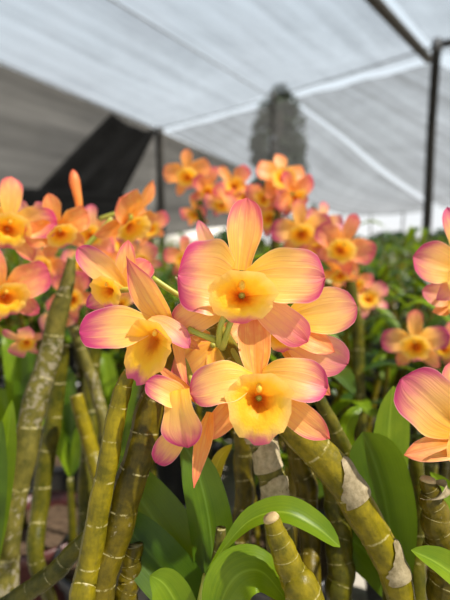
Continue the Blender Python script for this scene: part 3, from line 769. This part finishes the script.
hero(cr2, .30, [
    ('petal', (462, 272), (413, 256), 40, 0, -.004, dict(prof=ROUND, bend=.05, mat=M_petalp)),
    ('sepal', (462, 262), (447, 207), 24, .004, .006, dict(prof=OBOV, mat=M_petalp)),
    ('sepal', (462, 278), (436, 300), 20, .004, .006, dict(mat=M_pale)),
    ('petal', (470, 268), (518, 258), 38, 0, 0, dict(prof=ROUND)),
    ('sepal', (470, 278), (490, 318), 24, .004, .004, {})],
    ((467, 274), 22, 15, 22, {}), ped=(clr2[2], .0016, V((0, .004, .004))), seed=22)
hero(cr2, .33, [
    ('petal', (455, 300), (422, 290), 24, 0, 0, dict(mat=M_pale)), ('petal', (462, 296), (500, 300), 24, 0, 0, {}),
    ('sepal', (455, 305), (432, 312), 14, .002, 0, dict(mat=M_sepalo)), ('sepal', (458, 298), (455, 265), 20, .004, .008, {})],
    ((460, 302), 14, 10, 14, {}), ped=(clr2[8], .0016, V((0, .004, .004))), seed=23)

# ------------------------------------------------------------------ blurred flowers behind
def fl(parent, px, py, d, span, yaw=0, pitch=0, roll=0, k=0):
    return flower(parent, P(px, py, d), span * .5 / FPX * d, yaw, pitch, roll, k)
fl(c3, 58, 228, .39, 70, 15, -15, 20, 2)
fl(c3, 130, 218, .42, 92, 55, -25, -25, 2)
fl(c3, 33, 222, .43, 50, -30, 0, 40, 3)
tag(put('flower_bud', tube([P(78, 226, .41), P(79, 205, .41), P(75, 183, .41), P(73, 170, .41)], [(0, .002), (.35, .0032), (.7, .0048), (.9, .0035), (1, .001)], 10, 18), M_sepalo, c3), 'narrow upright orange bud')
put('flower_stalk', tube([P(72, 262, .41), P(92, 240, .405), P(112, 218, .405)], [(0, .0028), (1, .002)], 8, 10), M_pedicel, c3)
cl_, cll, _r = cane('cane off the left edge with orange flowers pointing into view', [(-12, 240, .38), (-16, 300, .38), (-20, 400, .38), (-22, 500, .37), (-24, 600, .36)], [14, 20, 24, 25, 25], 7, M_caneg)
fl(cl_, 8, 222, .37, 92, 10, 0, -8, 0)
fl(cl_, 2, 290, .36, 96, 20, -10, 15, 1)
fl(cl_, 24, 340, .42, 44, -20, -40, 60, 3)
cb, clb, _r = cane('cane behind the left flowers with a cloud of soft pink blooms', [(92, 240, .52), (96, 300, .52), (92, 380, .52), (88, 460, .5), (86, 540, .48)], [10, 14, 15, 16, 16], 8, M_caneg)
for a in [(92, 232, .5, 58, -20, 10, 10, 3), (72, 296, .5, 56, -30, 0, 40, 1), (104, 262, .51, 54, 20, 0, -20, 1), (118, 240, .54, 50, 30, 10, 20, 4), (48, 262, .53, 48, -30, 0, -30, 1), (92, 330, .55, 44, 10, -30, 10, 3), (116, 302, .55, 50, 20, -20, 60, 3), (84, 262, .56, 46, -10, 20, 0, 3), (58, 318, .56, 44, -40, 0, 30, 3), (130, 276, .57, 44, 30, 10, 0, 3)]:
    fl(cb, *a[:4], *a[4:])
cb2, clb, _r = cane('back left cane of orange flowers standing right of the left post', [(200, 200, .74), (204, 260, .74), (206, 340, .74), (206, 420, .72), (206, 500, .7)], [7, 9, 10, 10, 10], 8, M_caneg)
for a in [(188, 174, .72, 50, -15, 10, 10, 2), (208, 188, .72, 44, 30, -10, -20, 1), (232, 184, .72, 44, 10, 15, 30, 4), (222, 202, .71, 40, -30, -20, 0, 3), (243, 196, .73, 42, 30, 0, 10, 1), (196, 212, .75, 36, -40, -20, 0, 4)]:
    fl(cb2, *a[:4], *a[4:])
cb3, clb, _r = cane('back middle cane of orange flowers below the tree', [(280, 188, .66), (276, 240, .66), (272, 320, .66), (270, 400, .64), (268, 480, .62)], [8, 10, 11, 11, 11], 8, M_caneg)
for a in [(281, 178, .65, 58, 25, 30, -6, 2), (292, 194, .64, 52, 40, -10, 30, 1), (266, 196, .66, 44, -30, 0, -20, 4), (301, 230, .62, 62, 0, 0, 8, 0), (322, 222, .66, 44, 30, 10, -10, 3), (268, 216, .67, 46, -20, 0, 30, 1)]:
    fl(cb3, *a[:4], *a[4:])
cb4, clb, _r = cane('cane behind the central flower at right with a wide pink-tipped bloom', [(345, 240, .6), (352, 290, .6), (358, 350, .6), (360, 420, .58), (362, 500, .56)], [8, 11, 12, 12, 12], 7, M_caneg)
for a in [(342, 245, .56, 66, 15, -5, -25, 1), (338, 272, .58, 46, -10, -30, 30, 2), (366, 298, .62, 46, 10, 20, 30, 3), (320, 246, .62, 44, -30, 0, 10, 4), (354, 282, .62, 40, 30, 0, 0, 1)]:
    fl(cb4, *a[:4], *a[4:])
cb5, clb, _r = cane('cane at right carrying the pair of soft orange flowers above the leaves', [(428, 335, .52), (432, 390, .52), (430, 450, .52), (430, 520, .5)], [10, 13, 14, 14], 6, M_caneg)
for a in [(416, 342, .5, 66, -10, 0, 8, 0), (444, 345, .52, 50, 30, 0, -20, 1)]:
    fl(cb5, *a[:4], *a[4:])
cb6, clb, _r = cane('back left cane of flowers between the left post and mottled cane', [(150, 240, .62), (152, 300, .62), (150, 380, .62), (150, 470, .6)], [8, 10, 11, 11], 7, M_caneg)
for a in [(148, 226, .6, 44, 20, 0, 20, 4), (186, 258, .6, 46, -10, 10, 0, 1), (140, 258, .6, 46, -20, -10, 30, 3)]:
    fl(cb6, *a[:4], *a[4:])

# ================================================================== POTTED ORCHIDS FILLING THE BENCH
def pot_geo(r, h):
    prof = [(r * .72, 0), (r * .74, .002), (r * .97, h * .86), (r * 1.05, h * .87), (r * 1.06, h), (r * .99, h), (r * .95, h * .86), (r * .93, h * .8)]
    v, uv = [], []; n = 24
    for i, (rr, z) in enumerate(prof):
        for k in range(n + 1):
            a = 2 * PI * k / n; v.append(V((rr * math.cos(a), rr * math.sin(a), z))); uv.append((k / n, i / 7))
    f = grid_faces(n, len(prof) - 1)
    c = len(v); v.append(V((0, 0, 0))); uv.append((0, 0)); f += [(c, k + 1, k) for k in range(n)]
    return v, f, uv
def soil_geo(r, z):
    v = [V((0, 0, z + .006))]; uv = [(0, 0)]; n = 20
    for q in (.5, 1):
        for k in range(n): a = 2 * PI * k / n; v.append(V((r * q * math.cos(a), r * q * math.sin(a), z + random.uniform(-.004, .004)))); uv.append((0, 0))
    f = [(0, 1 + k, 1 + (k + 1) % n) for k in range(n)] + [(1 + k, 1 + n + k, 1 + n + (k + 1) % n, 1 + (k + 1) % n) for k in range(n)]
    return v, f, uv
ME_pot = mesh('pot', *pot_geo(.07, .12), M_pot); ME_potr = mesh('pot', *pot_geo(.07, .12), M_potr); ME_soil = mesh('bark_chips', *soil_geo(.066, .1), M_soil)
def clump_parts(seed, far=False):
    r = random.Random(seed); out = []
    ncan = r.randint(4, 6); leaves = MB(); stems = MB()
    for c in range(ncan):
        a = r.uniform(0, 2 * PI); d = r.uniform(.01, .045); lean = r.uniform(.03, .12); h = r.uniform(.22, .37)
        p0 = V((math.cos(a) * d, math.sin(a) * d, .1)); p2 = V((math.cos(a) * (d + lean), math.sin(a) * (d + lean), .1 + h))
        p1 = p0.lerp(p2, .5) - V((math.cos(a) * lean * .25, math.sin(a) * lean * .25, 0))
        R = r.uniform(.004, .0065)
        g, cl = cane_geo([p0, p1, p2], [(0, R * .7), (.3, R), (.8, R * .9), (1, R * .5)], r.randint(6, 9), 7 if far else 9)
        if far: stems.add(g)
        else: out.append(('stem', mesh('stem', *g, r.choice([M_canel, M_caneg, M_canew, M_cane]))))
        nl = r.randint(4, 6)
        for k in range(nl):
            t = r.uniform(.35, 1); b = cl[int(t * (len(cl) - 1))]; aa = r.uniform(0, 2 * PI); Ln = r.uniform(.06, .11)
            dr = V((math.cos(aa), math.sin(aa), 0)); up = r.uniform(.25, 1.1)
            pts = [b, b + (dr * .35 + V((0, 0, .4 * up))) * Ln, b + (dr * .7 + V((0, 0, .65 * up))) * Ln, b + (dr * 1.05 + V((0, 0, .6 * up - .1))) * Ln]
            g = leaf_geo(pts, r.uniform(.018, .03), V((0, 0, 1)) - dr * .5 + V((.01, .02, 0)), .3, nu=4, nv=9, seed=seed + k)
            if far: leaves.add(g)
            else: out.append(('leaf', mesh('leaf', *g, r.choice([M_leafb, M_leafl, M_leafd, M_leafb, M_leafd, M_leafb]))))
    if far:
        out.append(('stem', mesh('stem', stems.v, stems.f, stems.uv, M_canel)))
        out.append(('foliage', mesh('foliage', leaves.v, leaves.f, leaves.uv, [M_leafb, M_leafd, M_leafb][seed % 3])))
    return out
NEAR = [clump_parts(100 + i) for i in range(6)]; FAR = [clump_parts(200 + i, True) for i in range(6)]
RG = random.Random(5)
def potted(x, y, near, label, group, red=False, sc=1):
    t = thing('potted_orchid', label, 'orchid', V((x, y, 0)), group)
    t.rotation_euler = (0, 0, RG.uniform(0, 6.28)); t.scale = (sc, sc, sc)
    link('pot', ME_potr if red else ME_pot, t); link('bark_chips', ME_soil, t)
    for n, me in RG.choice(NEAR if near else FAR):
        o = link(n, me, t)
        if n == 'foliage': o['kind'] = 'stuff'
    return t
y = .52; row = 0
while y < 5.2:
    step = .165 if y < 1.3 else .24 if y < 2.4 else .36
    half = .53 * y + .12
    n = int(2 * half / step); 
    for i in range(n + 1):
        x = -half + i * step + (step / 2 if row % 2 else 0) + RG.uniform(-.03, .03); yy = y + RG.uniform(-.03, .03)
        if (y < .9 and -.52 < x < -.10) or (y < .8 and -.52 < x < .06): continue        # bare ground sheet shows here
        near = y < 1.3
        if near: lab, grp = (('flowerless orchid in a black pot, blurred among the near left rows', 'near potted orchids at left') if x < 0 else ('flowerless orchid in a black pot, blurred among the near right rows', 'near potted orchids at right'))
        elif y < 2.4: lab, grp = 'leafy flowerless potted orchid in the blurred middle rows', 'potted orchids in the middle rows'
        else: lab, grp = 'small leafy potted orchid in the far blurred rows', 'potted orchids in the far rows'
        potted(x, yy, near, lab, grp, sc=1 if near else RG.uniform(.95, 1.15))
    y += step * .9; row += 1
# a few empty-looking pots showing at the lower left
for px, py, lab, red in [(42, 560, 'dark red pot on the grey ground sheet at lower left', True), (66, 478, 'black pot behind the slim yellow-green cane at lower left', False), (118, 590, 'black pot rim at the bottom between the lower left canes', False)]:
    g = Z(px, py, .06)
    t = thing('nursery_pot', lab, 'pot', V((g.x, g.y, 0)))
    link('pot', ME_potr if red else ME_pot, t); link('bark_chips', ME_soil, t)

# ================================================================== LIGHT, SKY, CAMERA
w = bpy.data.worlds.new('sky'); SC.world = w; w.use_nodes = True
nt = w.node_tree; nt.nodes.clear()
tc = nt.nodes.new('ShaderNodeTexCoord'); sp = nt.nodes.new('ShaderNodeSeparateXYZ'); nt.links.new(tc.outputs['Generated'], sp.inputs[0])
sky = ramp(nt, sp.outputs[2], [(0, (1, 1, 1)), (.1, (.90, .96, 1)), (.45, (.78, .90, 1)), (.62, (.36, .44, .55)), (.9, (.16, .2, .26))])
cld = noise(nt, tc.outputs['Generated'], 3, 4)
sky = mix(nt, math_(nt, 'MULTIPLY', smooth(nt, cld, .45, .75), .35), sky, (.85, .9, .97))
bg = nt.nodes.new('ShaderNodeBackground'); nt.links.new(sky, bg.inputs[0]); bg.inputs[1].default_value = 1.0
ow = nt.nodes.new('ShaderNodeOutputWorld'); nt.links.new(bg.outputs[0], ow.inputs[0])
sl = bpy.data.lights.new('sun', 'SUN'); sl.energy = 14; sl.angle = math.radians(1.2); sl.color = (1, .95, .86)
so = bpy.data.objects.new('sun', sl); COL.objects.link(so)
sd_ = V((.6, -.22, .9))      # towards the sun
so.rotation_euler = sd_.to_track_quat('Z', 'Y').to_euler(); so.location = (3, -1, 8)
cd = bpy.data.cameras.new('camera'); co = bpy.data.objects.new('camera', cd); COL.objects.link(co)
co.location = CAM; co.rotation_euler = (PI / 2 - TH, 0, 0)
cd.sensor_fit = 'VERTICAL'; cd.sensor_height = 36; cd.lens = 27; cd.clip_start = .01; cd.clip_end = 300
cd.dof.use_dof = True; cd.dof.focus_distance = .232; cd.dof.aperture_fstop = 6.6
SC.camera = co
vs = SC.view_settings; vs.view_transform = 'Standard'; vs.look = 'None'; vs.exposure = 0.0; vs.gamma = 1; vs.use_curve_mapping = False
